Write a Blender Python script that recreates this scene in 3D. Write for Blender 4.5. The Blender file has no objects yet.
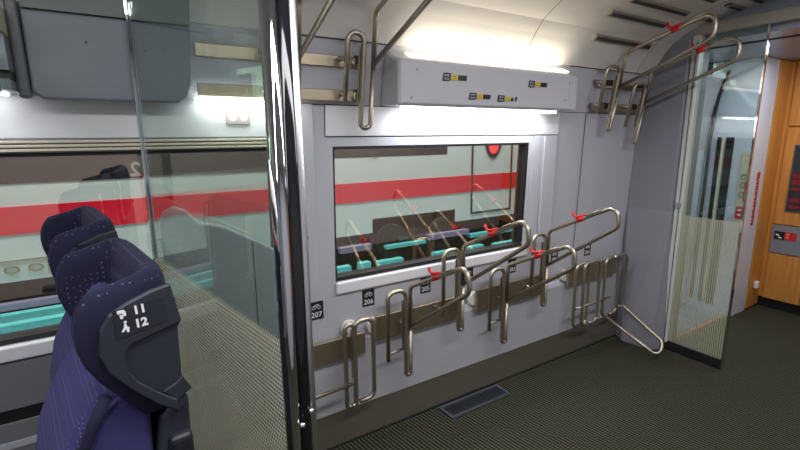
import bpy, bmesh, math, random
from mathutils import Vector, Matrix
random.seed(7)
PI = math.pi
S = bpy.context.scene
COL = S.collection

# ------------------------------------------------------------------ materials
MATS = {}
def nt(name):
    m = bpy.data.materials.new(name); m.use_nodes = True
    t = m.node_tree; t.nodes.clear()
    out = t.nodes.new('ShaderNodeOutputMaterial')
    MATS[name] = m
    return m, t, out
def pbr(name, col, rough=.5, metal=0., noise=0., nscale=8., bump=0., bscale=200., spec=.5, coat=0., emit=None, es=0., aniso=None):
    m, t, out = nt(name)
    b = t.nodes.new('ShaderNodeBsdfPrincipled')
    b.inputs['Base Color'].default_value = (*col, 1); b.inputs['Roughness'].default_value = rough
    b.inputs['Metallic'].default_value = metal; b.inputs['Specular IOR Level'].default_value = spec
    b.inputs['Coat Weight'].default_value = coat
    if emit: b.inputs['Emission Color'].default_value = (*emit, 1); b.inputs['Emission Strength'].default_value = es
    tc = t.nodes.new('ShaderNodeTexCoord')
    if noise:
        n = t.nodes.new('ShaderNodeTexNoise'); n.inputs['Scale'].default_value = nscale; n.inputs['Detail'].default_value = 4
        src = tc.outputs['Object']
        if aniso:
            mp = t.nodes.new('ShaderNodeMapping'); mp.inputs['Scale'].default_value = aniso
            t.links.new(src, mp.inputs['Vector']); src = mp.outputs['Vector']
        t.links.new(src, n.inputs['Vector'])
        mx = t.nodes.new('ShaderNodeMixRGB'); mx.blend_type = 'MIX'
        mx.inputs[1].default_value = (*[c*(1-noise) for c in col], 1); mx.inputs[2].default_value = (*[min(1, c*(1+noise)) for c in col], 1)
        t.links.new(n.outputs['Fac'], mx.inputs[0]); t.links.new(mx.outputs[0], b.inputs['Base Color'])
    if bump:
        n2 = t.nodes.new('ShaderNodeTexNoise'); n2.inputs['Scale'].default_value = bscale
        t.links.new(tc.outputs['Object'], n2.inputs['Vector'])
        bp = t.nodes.new('ShaderNodeBump'); bp.inputs['Strength'].default_value = bump; bp.inputs['Distance'].default_value = .002
        t.links.new(n2.outputs['Fac'], bp.inputs['Height']); t.links.new(bp.outputs[0], b.inputs['Normal'])
    t.links.new(b.outputs[0], out.inputs[0])
    return m
def glass(name, tint, ior, gloss_col=(1, 1, 1), dots=None, power=4.5):
    """thin pane: transparent + mirror by fresnel; dots = (plane axes, period, dot size, top z, colour, alpha)"""
    m, t, out = nt(name)
    tr = t.nodes.new('ShaderNodeBsdfTransparent'); tr.inputs[0].default_value = (*tint, 1)
    gl = t.nodes.new('ShaderNodeBsdfGlossy'); gl.inputs['Roughness'].default_value = 0.0; gl.inputs[0].default_value = (*gloss_col, 1)
    lw = t.nodes.new('ShaderNodeLayerWeight'); lw.inputs[0].default_value = .5
    pw = t.nodes.new('ShaderNodeMath'); pw.operation = 'POWER'; pw.inputs[1].default_value = power
    fr = t.nodes.new('ShaderNodeMath'); fr.operation = 'MULTIPLY_ADD'; f0 = ((ior-1)/(ior+1))**2
    fr.inputs[1].default_value = 1-f0; fr.inputs[2].default_value = f0
    t.links.new(lw.outputs['Facing'], pw.inputs[0]); t.links.new(pw.outputs[0], fr.inputs[0])
    mx = t.nodes.new('ShaderNodeMixShader')
    t.links.new(fr.outputs[0], mx.inputs[0]); t.links.new(tr.outputs[0], mx.inputs[1]); t.links.new(gl.outputs[0], mx.inputs[2])
    last = mx.outputs[0]
    if dots:
        pu, pv, size, top, col, alpha, stagger = dots
        tc = t.nodes.new('ShaderNodeTexCoord'); sp = t.nodes.new('ShaderNodeSeparateXYZ')
        t.links.new(tc.outputs['Object'], sp.inputs[0])
        def M(op, a, b=None):
            n = t.nodes.new('ShaderNodeMath'); n.operation = op
            for i, v in enumerate((a, b)):
                if v is None: continue
                if isinstance(v, (int, float)): n.inputs[i].default_value = v
                else: t.links.new(v, n.inputs[i])
            return n.outputs[0]
        v = M('DIVIDE', sp.outputs['Z'], pv)
        row = M('FLOOR', v)
        sh = M('MULTIPLY', M('MODULO', M('ABSOLUTE', row), 2.), .5 if stagger else 0.)
        u = M('ADD', M('DIVIDE', sp.outputs['Y'], pu), sh)
        fu = M('ABSOLUTE', M('SUBTRACT', M('FRACT', u), .5)); fv = M('ABSOLUTE', M('SUBTRACT', M('FRACT', v), .5))
        inside = M('MULTIPLY', M('LESS_THAN', fu, size[0]), M('LESS_THAN', fv, size[1]))
        mask = M('MULTIPLY', M('MULTIPLY', inside, M('LESS_THAN', sp.outputs['Z'], top)), alpha)
        df = t.nodes.new('ShaderNodeBsdfPrincipled'); df.inputs['Base Color'].default_value = (*col, 1); df.inputs['Roughness'].default_value = .7
        tl = t.nodes.new('ShaderNodeBsdfTranslucent'); tl.inputs[0].default_value = (*col, 1); m3_ = t.nodes.new('ShaderNodeMixShader'); m3_.inputs[0].default_value = .4
        t.links.new(df.outputs[0], m3_.inputs[1]); t.links.new(tl.outputs[0], m3_.inputs[2]); df = m3_
        m2 = t.nodes.new('ShaderNodeMixShader')
        t.links.new(mask, m2.inputs[0]); t.links.new(last, m2.inputs[1]); t.links.new(df.outputs[0], m2.inputs[2]); last = m2.outputs[0]
    t.links.new(last, out.inputs[0])
    return m

wallm = pbr('wall_lilac', (.50, .495, .535), .42, noise=.015, nscale=3, bump=.06, bscale=260)
wallw = pbr('lintel_white', (.74, .73, .74), .4, noise=.015, nscale=3)
ceilm = pbr('ceiling_cream', (.70, .67, .62), .5, noise=.02, nscale=2)
housm = pbr('housing_grey', (.55, .55, .58), .38, noise=.015, nscale=4)
greym = pbr('storage_grey', (.20, .21, .24), .4, noise=.03, nscale=3)
blockm = pbr('partition_grey', (.25, .25, .28), .5, noise=.02, nscale=2)
sillm = pbr('sill_white', (.78, .76, .78), .35, noise=.01)
seamm = pbr('seam_dark', (.05, .05, .055), .8)
rubber = pbr('rubber_black', (.012, .012, .013), .45, noise=.1)
basem = pbr('kick_metal', (.25, .22, .18), .30, metal=.6, noise=.12, nscale=6, aniso=(1, 1, 14))
steel = pbr('satin_steel', (.50, .44, .35), .40, metal=1., noise=.06, nscale=30)
platem = pbr('plate_steel', (.46, .385, .275), .36, metal=.9, noise=.07, nscale=6, aniso=(1, 1, 30))
chrome = pbr('chrome', (.72, .73, .76), .05, metal=1.)
brushed = pbr('polished_alu', (.66, .67, .70), .34, metal=1., noise=.03)
redp = pbr('red_plastic', (.62, .012, .015), .35, noise=.05, nscale=20)
whitep = pbr('white_plastic', (.75, .72, .68), .45, noise=.02)
blackp = pbr('black_plastic', (.014, .014, .017), .4, noise=.08)
yelp = pbr('yellow_print', (.75, .60, .05), .5)
whiteink = pbr('white_print', (.85, .85, .85), .5)
greyink = pbr('grey_print', (.35, .36, .40), .5)
redink = pbr('red_print', (.60, .02, .02), .5)
slotm = pbr('slot_bronze', (.42, .38, .31), .4, metal=.6, noise=.05)
shell = pbr('seat_shell', (.022, .026, .036), .42, noise=.06, nscale=10)
shelld = pbr('seat_shell_dark', (.012, .014, .02), .45, noise=.06, nscale=10)
ventm = pbr('vent_frame', (.10, .115, .14), .4, metal=.5, noise=.05)
greywall = pbr('lower_wall_grey', (.20, .20, .205), .55, noise=.05, nscale=4)
greypanel = pbr('service_grey', (.22, .23, .26), .45, noise=.03)
vest = pbr('vestibule_blue_white', (.62, .66, .76), .35, noise=.02)
trainw = pbr('train_white', (.72, .76, .74), .35, noise=.03, nscale=2)
trainr = pbr('train_red', (.95, .0, .035), .35, noise=.03, nscale=2)
traind = pbr('train_glass_band', (.012, .016, .022), .12, noise=.2, nscale=2)
under = pbr('undercarriage', (.016, .014, .013), .7, noise=.3, nscale=9)
teal = pbr('teal_light_paint', (.16, .58, .58), .5, noise=.08, nscale=4)
violet = pbr('violet_light_paint', (.30, .24, .36), .5, noise=.08, nscale=4)
ballast = pbr('ballast', (.05, .045, .05), .9, noise=.5, nscale=30, bump=.6, bscale=40)
creaml = pbr('cream_edge', (.66, .60, .44), .4, noise=.04)
mirrorm = pbr('sign_mirror_plate', (.40, .30, .29), .5, noise=.03)
lampm = pbr('lamp_strip', (.9, .92, .95), .4, emit=(.93, .96, 1.), es=9.)
lampw = pbr('lamp_strip_warm', (.9, .88, .8), .4, emit=(1., .9, .74), es=2.5)
tealamp = pbr('platform_tube', (.5, .9, .9), .4, emit=(.45, .95, 1.), es=9.)
bookm = pbr('display_dark', (.03, .035, .04), .3, noise=.3, nscale=14)

# wood: orange beech veneer
wood, t, out = nt('orange_beech')
b = t.nodes.new('ShaderNodeBsdfPrincipled'); tc = t.nodes.new('ShaderNodeTexCoord'); mp = t.nodes.new('ShaderNodeMapping'); mp.inputs['Scale'].default_value = (14, 14, .8)
n = t.nodes.new('ShaderNodeTexNoise'); n.inputs['Scale'].default_value = 3; n.inputs['Detail'].default_value = 8
cr = t.nodes.new('ShaderNodeValToRGB'); cr.color_ramp.elements[0].position = .3; cr.color_ramp.elements[1].position = .7
cr.color_ramp.elements[0].color = (.52, .20, .04, 1); cr.color_ramp.elements[1].color = (.68, .30, .07, 1)
t.links.new(tc.outputs['Object'], mp.inputs[0]); t.links.new(mp.outputs[0], n.inputs['Vector']); t.links.new(n.outputs['Fac'], cr.inputs[0])
t.links.new(cr.outputs[0], b.inputs['Base Color']); b.inputs['Roughness'].default_value = .38; t.links.new(b.outputs[0], out.inputs[0])

# fabric: navy plush with small pale dots
def fabric(name, base, dot, period, size, rough=.9, sheen=.03):
    m, t, out = nt(name)
    b = t.nodes.new('ShaderNodeBsdfPrincipled'); tc = t.nodes.new('ShaderNodeTexCoord')
    vo = t.nodes.new('ShaderNodeTexVoronoi'); vo.inputs['Scale'].default_value = 1/period; vo.inputs['Randomness'].default_value = .12
    t.links.new(tc.outputs['Object'], vo.inputs['Vector'])
    lt = t.nodes.new('ShaderNodeMath'); lt.operation = 'LESS_THAN'; lt.inputs[1].default_value = size
    t.links.new(vo.outputs['Distance'], lt.inputs[0])
    mx = t.nodes.new('ShaderNodeMixRGB'); mx.inputs[1].default_value = (*base, 1); mx.inputs[2].default_value = (*dot, 1)
    t.links.new(lt.outputs[0], mx.inputs[0]); t.links.new(mx.outputs[0], b.inputs['Base Color'])
    b.inputs['Roughness'].default_value = rough; b.inputs['Sheen Weight'].default_value = sheen; b.inputs['Sheen Tint'].default_value = (.5, .5, 1, 1)
    n = t.nodes.new('ShaderNodeTexNoise'); n.inputs['Scale'].default_value = 900; bp = t.nodes.new('ShaderNodeBump'); bp.inputs['Strength'].default_value = .3; bp.inputs['Distance'].default_value = .001
    t.links.new(tc.outputs['Object'], n.inputs['Vector']); t.links.new(n.outputs['Fac'], bp.inputs['Height']); t.links.new(bp.outputs[0], b.inputs['Normal'])
    t.links.new(b.outputs[0], out.inputs[0]); return m
navy = fabric('navy_plush', (.0045, .0045, .027), (.10, .09, .17), .0115, .16)
lilacf = fabric('violet_weave', (.034, .031, .125), (.14, .13, .30), .0065, .22)
pillowf = fabric('pillow_navy', (.018, .022, .085), (.04, .05, .14), .008, .12)

# carpet: dark green-grey ribs
carpet, t, out = nt('ribbed_carpet')
b = t.nodes.new('ShaderNodeBsdfPrincipled'); tc = t.nodes.new('ShaderNodeTexCoord'); mp = t.nodes.new('ShaderNodeMapping'); mp.inputs['Rotation'].default_value = (0, 0, math.radians(-8))
w = t.nodes.new('ShaderNodeTexWave'); w.inputs['Scale'].default_value = 15; w.inputs['Distortion'].default_value = .9; w.inputs['Detail Scale'].default_value = 3
n = t.nodes.new('ShaderNodeTexNoise'); n.inputs['Scale'].default_value = 160; n.inputs['Detail'].default_value = 3
mul = t.nodes.new('ShaderNodeMath'); mul.operation = 'MULTIPLY'
cr = t.nodes.new('ShaderNodeValToRGB'); cr.color_ramp.elements[0].position = .05; cr.color_ramp.elements[1].position = .55
cr.color_ramp.elements[0].color = (.009, .009, .006, 1); cr.color_ramp.elements[1].color = (.10, .10, .066, 1)
t.links.new(tc.outputs['Object'], mp.inputs[0]); t.links.new(mp.outputs[0], w.inputs[0]); t.links.new(tc.outputs['Object'], n.inputs['Vector'])
t.links.new(w.outputs['Fac'], mul.inputs[0]); t.links.new(n.outputs['Fac'], mul.inputs[1]); t.links.new(mul.outputs[0], cr.inputs[0])
t.links.new(cr.outputs[0], b.inputs['Base Color']); b.inputs['Roughness'].default_value = .95; b.inputs['Specular IOR Level'].default_value = .15
bp = t.nodes.new('ShaderNodeBump'); bp.inputs['Strength'].default_value = .5; bp.inputs['Distance'].default_value = .004
t.links.new(mul.outputs[0], bp.inputs['Height']); t.links.new(bp.outputs[0], b.inputs['Normal']); t.links.new(b.outputs[0], out.inputs[0])

g_win = glass('window_glass', (.88, .92, .91), 2.9, (1., .76, .60))
g_left = glass('partition_glass', (.80, .86, .84), 1.5, dots=(.0105, .0115, (.33, .30), 1.172, (.80, .74, .56), .85, True), power=6)
g_right = glass('partition_glass_right', (.84, .90, .86), 1.55, dots=(.0135, .5, (.30, .5), 1.03, (.70, .68, .50), .6, False))
g_plain = glass('display_glass', (.9, .9, .9), 1.5)

# ------------------------------------------------------------------ mesh helpers
def link1(name, bm, mat, parent=None, smooth=False, bevel=0., seg=2):
    me = bpy.data.meshes.new(name); bmesh.ops.recalc_face_normals(bm, faces=bm.faces[:]); bm.to_mesh(me); bm.free()
    for m in (mat if isinstance(mat, (list, tuple)) else [mat]): me.materials.append(m)
    if smooth:
        for p in me.polygons: p.use_smooth = True
    o = bpy.data.objects.new(name, me); COL.objects.link(o)
    if parent: o.parent = parent
    if bevel:
        md = o.modifiers.new('bevel', 'BEVEL'); md.width = bevel; md.segments = seg; md.limit_method = 'ANGLE'; md.angle_limit = math.radians(40)
        md.harden_normals = False
    return o
def box(bm, x0, x1, y0, y1, z0, z1, mi=0):
    v = [bm.verts.new((x, y, z)) for x in (x0, x1) for y in (y0, y1) for z in (z0, z1)]
    for f in ((0, 1, 3, 2), (4, 6, 7, 5), (0, 4, 5, 1), (2, 3, 7, 6), (0, 2, 6, 4), (1, 5, 7, 3)):
        fc = bm.faces.new([v[i] for i in f]); fc.material_index = mi
    return v
SPLIT = {'screw', 'bracket', 'spacer', 'stand_off', 'bolt', 'end_knob', 'corner_seal', 'rail_strip', 'white_symbol', 'red_label', 'red_contents', 'pale_mark', 'white_mark', 'yellow_mark'}
def link(name, bm, mat, parent=None, smooth=False, bevel=0., seg=2):
    if name not in SPLIT: return link1(name, bm, mat, parent, smooth, bevel, seg)
    bm.verts.ensure_lookup_table(); seen = set(); groups = []
    for v in bm.verts:
        if v in seen: continue
        st = [v]; seen.add(v); isl = []
        while st:
            q = st.pop(); isl.append(q)
            for e_ in q.link_edges:
                o_ = e_.other_vert(q)
                if o_ not in seen: seen.add(o_); st.append(o_)
        groups.append(isl)
    last = None
    for isl in groups:
        nb = bmesh.new(); mp_ = {v: nb.verts.new(v.co) for v in isl}
        fs = {f for v in isl for f in v.link_faces}
        for f in fs: nb.faces.new([mp_[v] for v in f.verts])
        last = link1(name, nb, mat, parent, smooth, bevel, seg)
    bm.free(); return last
def B(*a):
    bm = bmesh.new(); box(bm, *a); return bm
def prism(bm, pts, a0, a1, axis='x', mi=0):
    """pts: 2-D polygon; extruded along axis from a0 to a1"""
    def P(p, a): return {'x': (a, p[0], p[1]), 'y': (p[0], a, p[1]), 'z': (p[0], p[1], a)}[axis]
    A = [bm.verts.new(P(p, a0)) for p in pts]; Bv = [bm.verts.new(P(p, a1)) for p in pts]; n = len(pts)
    fs = [bm.faces.new(A[::-1]), bm.faces.new(Bv)] + [bm.faces.new((A[i], A[(i+1) % n], Bv[(i+1) % n], Bv[i])) for i in range(n)]
    for f in fs: f.material_index = mi
def fillet(pts, rad, n=6):
    pts = [Vector(p) for p in pts]; out = [pts[0]]
    for i in range(1, len(pts)-1):
        p0, p, p1 = pts[i-1], pts[i], pts[i+1]; r = rad[i] if isinstance(rad, (list, tuple)) else rad
        a = (p0-p); c = (p1-p); la, lc = a.length, c.length
        if r <= 0 or la < 1e-6 or lc < 1e-6: out.append(p); continue
        a.normalize(); c.normalize(); ang = a.angle(c)
        if ang > PI-.02: out.append(p); continue
        d = min(r/math.tan(ang/2), la*.499, lc*.499); rr = d*math.tan(ang/2)
        bis = (a+c).normalized(); cen = p+bis*(rr/math.sin(ang/2)); s = p+a*d-cen; e = p+c*d-cen
        for k in range(n+1):
            q = s.normalized().slerp(e.normalized(), k/n)*rr
            out.append(cen+q)
    out.append(pts[-1]); return out
def tube(bm, pts, r, seg=10, cap=True, closed=False):
    pts = [Vector(p) for p in pts]
    q = [pts[0]]
    for p in pts[1:]:
        if (p-q[-1]).length > 1e-5: q.append(p)
    pts = q; n = len(pts); T = []
    for i in range(n):
        if closed: d = pts[(i+1) % n]-pts[i-1]
        else: d = pts[min(i+1, n-1)]-pts[max(i-1, 0)]
        T.append(d.normalized())
    up = Vector((0, 0, 1)) if abs(T[0].z) < .9 else Vector((1, 0, 0))
    N = (up-T[0]*up.dot(T[0])).normalized(); rings = []
    for i in range(n):
        N = (N-T[i]*N.dot(T[i])).normalized(); Bn = T[i].cross(N)
        rings.append([bm.verts.new(pts[i]+(N*math.cos(2*PI*k/seg)+Bn*math.sin(2*PI*k/seg))*r) for k in range(seg)])
    m = n if closed else n-1
    for i in range(m):
        A, C = rings[i], rings[(i+1) % n]
        for k in range(seg): bm.faces.new((A[k], A[(k+1) % seg], C[(k+1) % seg], C[k]))
    if cap and not closed: bm.faces.new(rings[0][::-1]); bm.faces.new(rings[-1])
def T(pts, r, rad=0, seg=10):
    bm = bmesh.new(); tube(bm, fillet(pts, rad), r, seg); return bm
def cyl(bm, p0, p1, r, seg=20): tube(bm, [p0, p1], r, seg)
def empty(name, loc=(0, 0, 0)):
    o = bpy.data.objects.new(name, None); o.location = loc; o.empty_display_size = .05; COL.objects.link(o); return o
def tag(o, label, cat, group=None, kind=None):
    o['label'] = label; o['category'] = cat
    if group: o['group'] = group
    if kind: o['kind'] = kind
    return o
def struct(name, bm, mat, parent=None, **k):
    o = link(name, bm, mat, parent, **k)
    if not parent: o['kind'] = 'structure'
    return o
def copy_tree(o, parent=None):
    c = o.copy(); COL.objects.link(c); c.parent = parent
    for ch in list(o.children): copy_tree(ch, c)
    return c
def lettering(name, s, size, mat, M, parent, bold=0., depth=.0006, align='LEFT', spacing=1., shear=0.):
    cu = bpy.data.curves.new(name, 'FONT'); cu.body = s; cu.size = size; cu.extrude = depth; cu.offset = bold; cu.align_x = align
    cu.space_character = spacing; cu.shear = shear; cu.resolution_u = 3
    o = bpy.data.objects.new(name, cu); COL.objects.link(o)
    dg = bpy.context.evaluated_depsgraph_get(); me = bpy.data.meshes.new_from_object(o.evaluated_get(dg))
    bpy.data.objects.remove(o); me.transform(M); me.materials.clear(); me.materials.append(mat)
    o = bpy.data.objects.new(name, me); COL.objects.link(o); o.parent = parent; return o
# text frames: face towards -y (text right = +x), or towards -x (text right = -y)
def face_my(x, y, z): return Matrix.Translation((x, y, z)) @ Matrix.Rotation(PI/2, 4, 'X')
def face_mx(x, y, z): return Matrix.Translation((x, y, z)) @ Matrix.Rotation(-PI/2, 4, 'Z') @ Matrix.Rotation(PI/2, 4, 'X')

# ------------------------------------------------------------------ camera
cam_d = bpy.data.cameras.new('camera'); cam = bpy.data.objects.new('camera', cam_d); COL.objects.link(cam); S.camera = cam
cam_d.sensor_width = 36; cam_d.lens = 448.97/800*36; cam_d.clip_start = .02
yaw, pit, rol = .561035, .19474, -.008925
F = Vector((math.sin(yaw)*math.cos(pit), math.cos(yaw)*math.cos(pit), -math.sin(pit))); R0 = Vector((math.cos(yaw), -math.sin(yaw), 0)); U0 = R0.cross(F)
Rr = R0*math.cos(rol)+U0*math.sin(rol); Ur = -R0*math.sin(rol)+U0*math.cos(rol)
m3 = Matrix((Rr, Ur, -F)).transposed(); cam.matrix_world = Matrix.Translation((0, 0, 1.6)) @ m3.to_4x4()

# ------------------------------------------------------------------ window-side wall (leans in slightly towards the top)
def yw(z):
    P = [(0, 2.0), (.9, 2.0), (1.6, 1.975), (1.75, 1.965), (2.03, 1.90)]
    for (a, ya), (b_, yb) in zip(P, P[1:]):
        if z <= b_: return ya+(yb-ya)*(z-a)/(b_-a)
    return 1.9
def wbox(bm, x0, x1, z0, z1, o0, o1, mi=0):
    """slab that follows the wall; o = distance in front of the wall plane"""
    v = [bm.verts.new((x, yw(z)-o, z)) for x in (x0, x1) for o in (o0, o1) for z in (z0, z1)]
    for f in ((0, 1, 3, 2), (4, 6, 7, 5), (0, 4, 5, 1), (2, 3, 7, 6), (0, 2, 6, 4), (1, 5, 7, 3)):
        fc = bm.faces.new([v[i] for i in f]); fc.material_index = mi
def WB(*a):
    bm = bmesh.new(); wbox(bm, *a); return bm

XL, XR = -2.6, 7.2
WA = (-1.35, .60); WBn = (.872, 2.20); Z0, Z1 = .885, 1.556
bm = bmesh.new()
wbox(bm, XL, XR, -.02, .55, -.09, 0); wbox(bm, XL, XR, .55, Z0, -.09, 0)
for a, b_ in ((XL, WA[0]), (WA[1], WBn[0]), (WBn[1], XR)): wbox(bm, a, b_, Z0, Z1, -.09, 0)
wbox(bm, XL, XR, Z1, 1.74, -.09, 0); wbox(bm, XL, XR, 1.74, 2.06, -.09, 0)
struct('wall_window_side', bm, wallm)
# lower wall panel that stands a little proud, with a soft top edge
bm = bmesh.new()
prism(bm, [(1.999, .185), (1.975, .185), (1.975, .55), (1.985, .575), (1.999, .585)], .70, 3.35, 'x')
struct('trim_1', bm, wallm)
# kick plate along the floor
bm = bmesh.new(); prism(bm, [(2.0, 0), (1.965, 0), (1.955, .01), (1.972, .17), (1.972, .185), (2.0, .185)], .70, 3.35)
struct('baseboard_window_side', bm, basem)
bm = B(.70, 3.35, 1.950, 1.956, .0, .008); struct('trim_2', bm, rubber)
# seams in the wall panelling
bm = bmesh.new()
for a in ((2.722, 2.727, .585, 1.745), ): wbox(bm, *a, 0, .0012)
wbox(bm, .70, 3.35, 1.743, 1.747, 0, .0015)
wbox(bm, .832, .836, 1.60, 1.745, 0, .0012); wbox(bm, .832, 2.46, 1.598, 1.603, 0, .0012)
wbox(bm, .10, .104, 1.60, 1.74, 0, .0012)
wbox(bm, .70, 1.15, 2.018, 2.022, -.002, .003); wbox(bm, 2.45, 3.35, 2.018, 2.022, -.002, .003)
struct('trim_3', bm, seamm)
# lintel panels over the windows, lit from the strips above
bm = bmesh.new(); wbox(bm, .838, 2.455, 1.604, 1.742, 0, .006); struct('trim_4', bm, wallw, bevel=.002)
bm = bmesh.new(); wbox(bm, XL, .655, 1.604, 1.742, 0, .006); struct('trim_5', bm, wallw, bevel=.002)
# pillar strip beside the pole and bevelled window surround on the right
bm = bmesh.new(); wbox(bm, .695, .775, .585, 1.745, 0, .010); struct('trim_6', bm, wallm, bevel=.004)
bm = bmesh.new(); wbox(bm, 2.235, 2.30, .80, 1.597, 0, .004); wbox(bm, 2.33, 2.45, .60, 1.597, 0, .012); struct('trim_7', bm, wallm, bevel=.005)

def window(n, x0, x1):
    fr = bmesh.new(); g = .022
    wbox(fr, x0, x1, Z0, Z0+g, -.07, -.002); wbox(fr, x0, x1, Z1-g*.6, Z1, -.07, -.002); wbox(fr, x0, x0+g*.5, Z0+g, Z1-g*.6, -.07, -.002); wbox(fr, x1-g, x1, Z0+g, Z1-g*.6, -.07, -.002)
    o = struct('window_%d' % n, fr, rubber, bevel=.003)
    p = WB(x0+.004, x1-.004, Z0+.004, Z1-.004, -.032, -.028)
    link('pane', p, g_win, o)
    return o
w1 = window(1, *WA); w2 = window(2, *WBn)
# rounded corners of the glazing rubber
for w_, (x0, x1) in ((w1, WA), (w2, WBn)):
    bm = bmesh.new()
    for cx, sx, cz, sz in ((x0+.004, 1, Z0+.01, 1), (x1-.015, -1, Z0+.01, 1), (x0+.004, 1, Z1-.008, -1), (x1-.015, -1, Z1-.008, -1)):
        r = .035; pts = [(cx, cz)]+[(cx+sx*(r-r*math.sin(a)), cz+sz*(r-r*math.cos(a))) for a in [PI/2*k/8 for k in range(9)]]
        prism(bm, pts, yw(cz)+.012, yw(cz)+.020, 'y')
    link('corner_seal', bm, rubber, w_)
# sills
bm = bmesh.new(); wbox(bm, .868, 2.235, .822, Z0, 0, .022); struct('trim_8', bm, sillm, w2, bevel=.010, seg=3)
bm = bmesh.new(); wbox(bm, XL, .66, .832, Z0, 0, .03); struct('trim_9', bm, sillm, bevel=.006, seg=3)
bm = bmesh.new(); wbox(bm, XL, .66, .645, .832, 0, .014); struct('trim_10', bm, greywall)
bm = bmesh.new(); wbox(bm, XL, .66, .595, .645, 0, .010); struct('trim_11', bm, rubber)
bm = bmesh.new(); wbox(bm, XL, .66, .0, .595, 0, .022); struct('trim_12', bm, greywall)
bm = bmesh.new(); wbox(bm, XL, .66, .50, .525, .022, .026); struct('trim_13', bm, wallm)
# blind rail over the left window
bl = empty('window_blind', (-.4, 1.95, 1.556)); tag(bl, 'rolled window blind in a tan metal rail above the left window', 'blind')
def rel(o, bm):
    bmesh.ops.translate(bm, verts=bm.verts, vec=-o.location); return bm
bm = bmesh.new()
for z in (1.560, 1.574, 1.588): wbox(bm, XL, .585, z, z+.009, .001, .02)
link('rail', rel(bl, bm), creaml, bl, bevel=.002)
bm = bmesh.new(); wbox(bm, XL, .59, 1.556, 1.603, 0.0005, .012); link('backing', rel(bl, bm), greywall, bl)
bm = bmesh.new(); wbox(bm, .59, .612, 1.545, 1.604, .001, .03); link('end_bracket', rel(bl, bm), blackp, bl, bevel=.004)

# ------------------------------------------------------------------ floor, ceiling, far walls
struct('floor', B(XL, XR, -.95, 2.0, -.06, 0), carpet)
prof = [(1.90, 2.02), (1.885, 2.05), (1.86, 2.09), (1.82, 2.15), (1.77, 2.21), (1.70, 2.255), (1.62, 2.30), (1.52, 2.335), (1.40, 2.36), (1.2, 2.39), (.9, 2.41), (.6, 2.42), (-.95, 2.42)]
bm = bmesh.new()
vv = [[bm.verts.new((x, y, z)) for y, z in prof+[(-.95, 2.5), (2.0, 2.5), (2.0, 2.02)]] for x in (XL, 3.44)]
n = len(vv[0])
for i in range(n): bm.faces.new((vv[0][i], vv[0][(i+1) % n], vv[1][(i+1) % n], vv[1][i]))
bm.faces.new(vv[0][::-1]); bm.faces.new(vv[1])
struct('ceiling', bm, ceilm)
# seams of the ceiling panels
bm = bmesh.new()
for x in (2.03, .25, 3.16):
    for (ya, za), (yb, zb) in zip(prof[:9], prof[1:10]):
        nrm = Vector((0, zb-za, -(yb-ya))).normalized()*(-.0015) if True else 0
        a = [Vector((x+dx, y, z)) for (y, z) in ((ya, za), (yb, zb)) for dx in (0, .004)]
        off = Vector((0, -(zb-za), (yb-ya))).normalized()*.002
        if off.z > 0: off = -off
        v = [bm.verts.new(p+off) for p in a]; bm.faces.new((v[0], v[1], v[3], v[2]))
struct('trim_14', bm, seamm)
struct('wall_aisle_side', B(XL, XR, -1.02, -.95, 0, 2.5), wallm)
struct('wall_left_end', B(XL-.06, XL, -1.02, 2.09, 0, 2.5), blockm)
struct('wall_right_end', B(XR, XR+.06, -1.02, 2.09, 0, 2.5), vest)
bm = B(3.44, XR, -.95, 2.0, 2.20, 2.5); struct('ceiling_vestibule', bm, pbr('vestibule_ceiling', (.32, .36, .44), .3, noise=.03))

# slots in the curved ceiling
def slot(x0, x1, y, z, tilt, label, dark):
    e = empty('ceiling_vent_slot', (0, 0, 0)); tag(e, label, 'ceiling vent', 'ceiling vent slots')
    M = Matrix.Translation(((x0+x1)/2, y, z)) @ Matrix.Rotation(tilt, 4, 'X'); L = (x1-x0)/2
    for nm, a, mt in (('frame', (-L, L, -.020, .020, -.010, .004), slotm), ('opening', (-L+.02, L-.01, -.008, .012, -.0125, -.009), blackp if dark else seamm)):
        bm = B(*a); bmesh.ops.transform(bm, matrix=M, verts=bm.verts); link(nm, bm, mt, e, bevel=.003 if nm == 'frame' else 0)
    bm = bmesh.new(); cyl(bm, (-L, 0, -.006), (-L, 0, .004), .021); bmesh.ops.transform(bm, matrix=M, verts=bm.verts); link('end_cap', bm, creaml if not dark else blackp, e)
def pz(y):
    for (a, za), (b_, zb) in zip(prof, prof[1:]):
        if b_ <= y <= a:
            return za+(zb-za)*(y-a)/(b_-a), math.atan2(zb-za, b_-a)
for x0, x1, y, dk, lb in ((2.52, 3.12, 1.797, 0, 'slim bronze vent slot nearest the window wall, above the right overhead hooks'),
                          (2.45, 3.04, 1.662, 0, 'slim bronze vent slot, middle one of the three above the right overhead hooks'),
                          (2.47, 3.07, 1.552, 0, 'slim bronze vent slot, highest of the three cream-lit ones at the top'),
                          (3.28, 3.40, 1.548, 1, 'short dark vent slot just before the glass partition header'),
                          (3.22, 3.40, 1.397, 1, 'dark vent slot at the header, between the short slot and the corner slot'),
                          (3.12, 3.40, 1.285, 1, 'dark vent slot in the ceiling at the top right above the header bar'),
                          (2.50, 3.06, 1.398, 0, 'slim vent slot cut by the top edge above the red-tipped hook')):
    z, tl = pz(y); slot(x0, x1, y, z, tl+PI if abs(tl) > PI/2 else tl, lb, dk)

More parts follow.
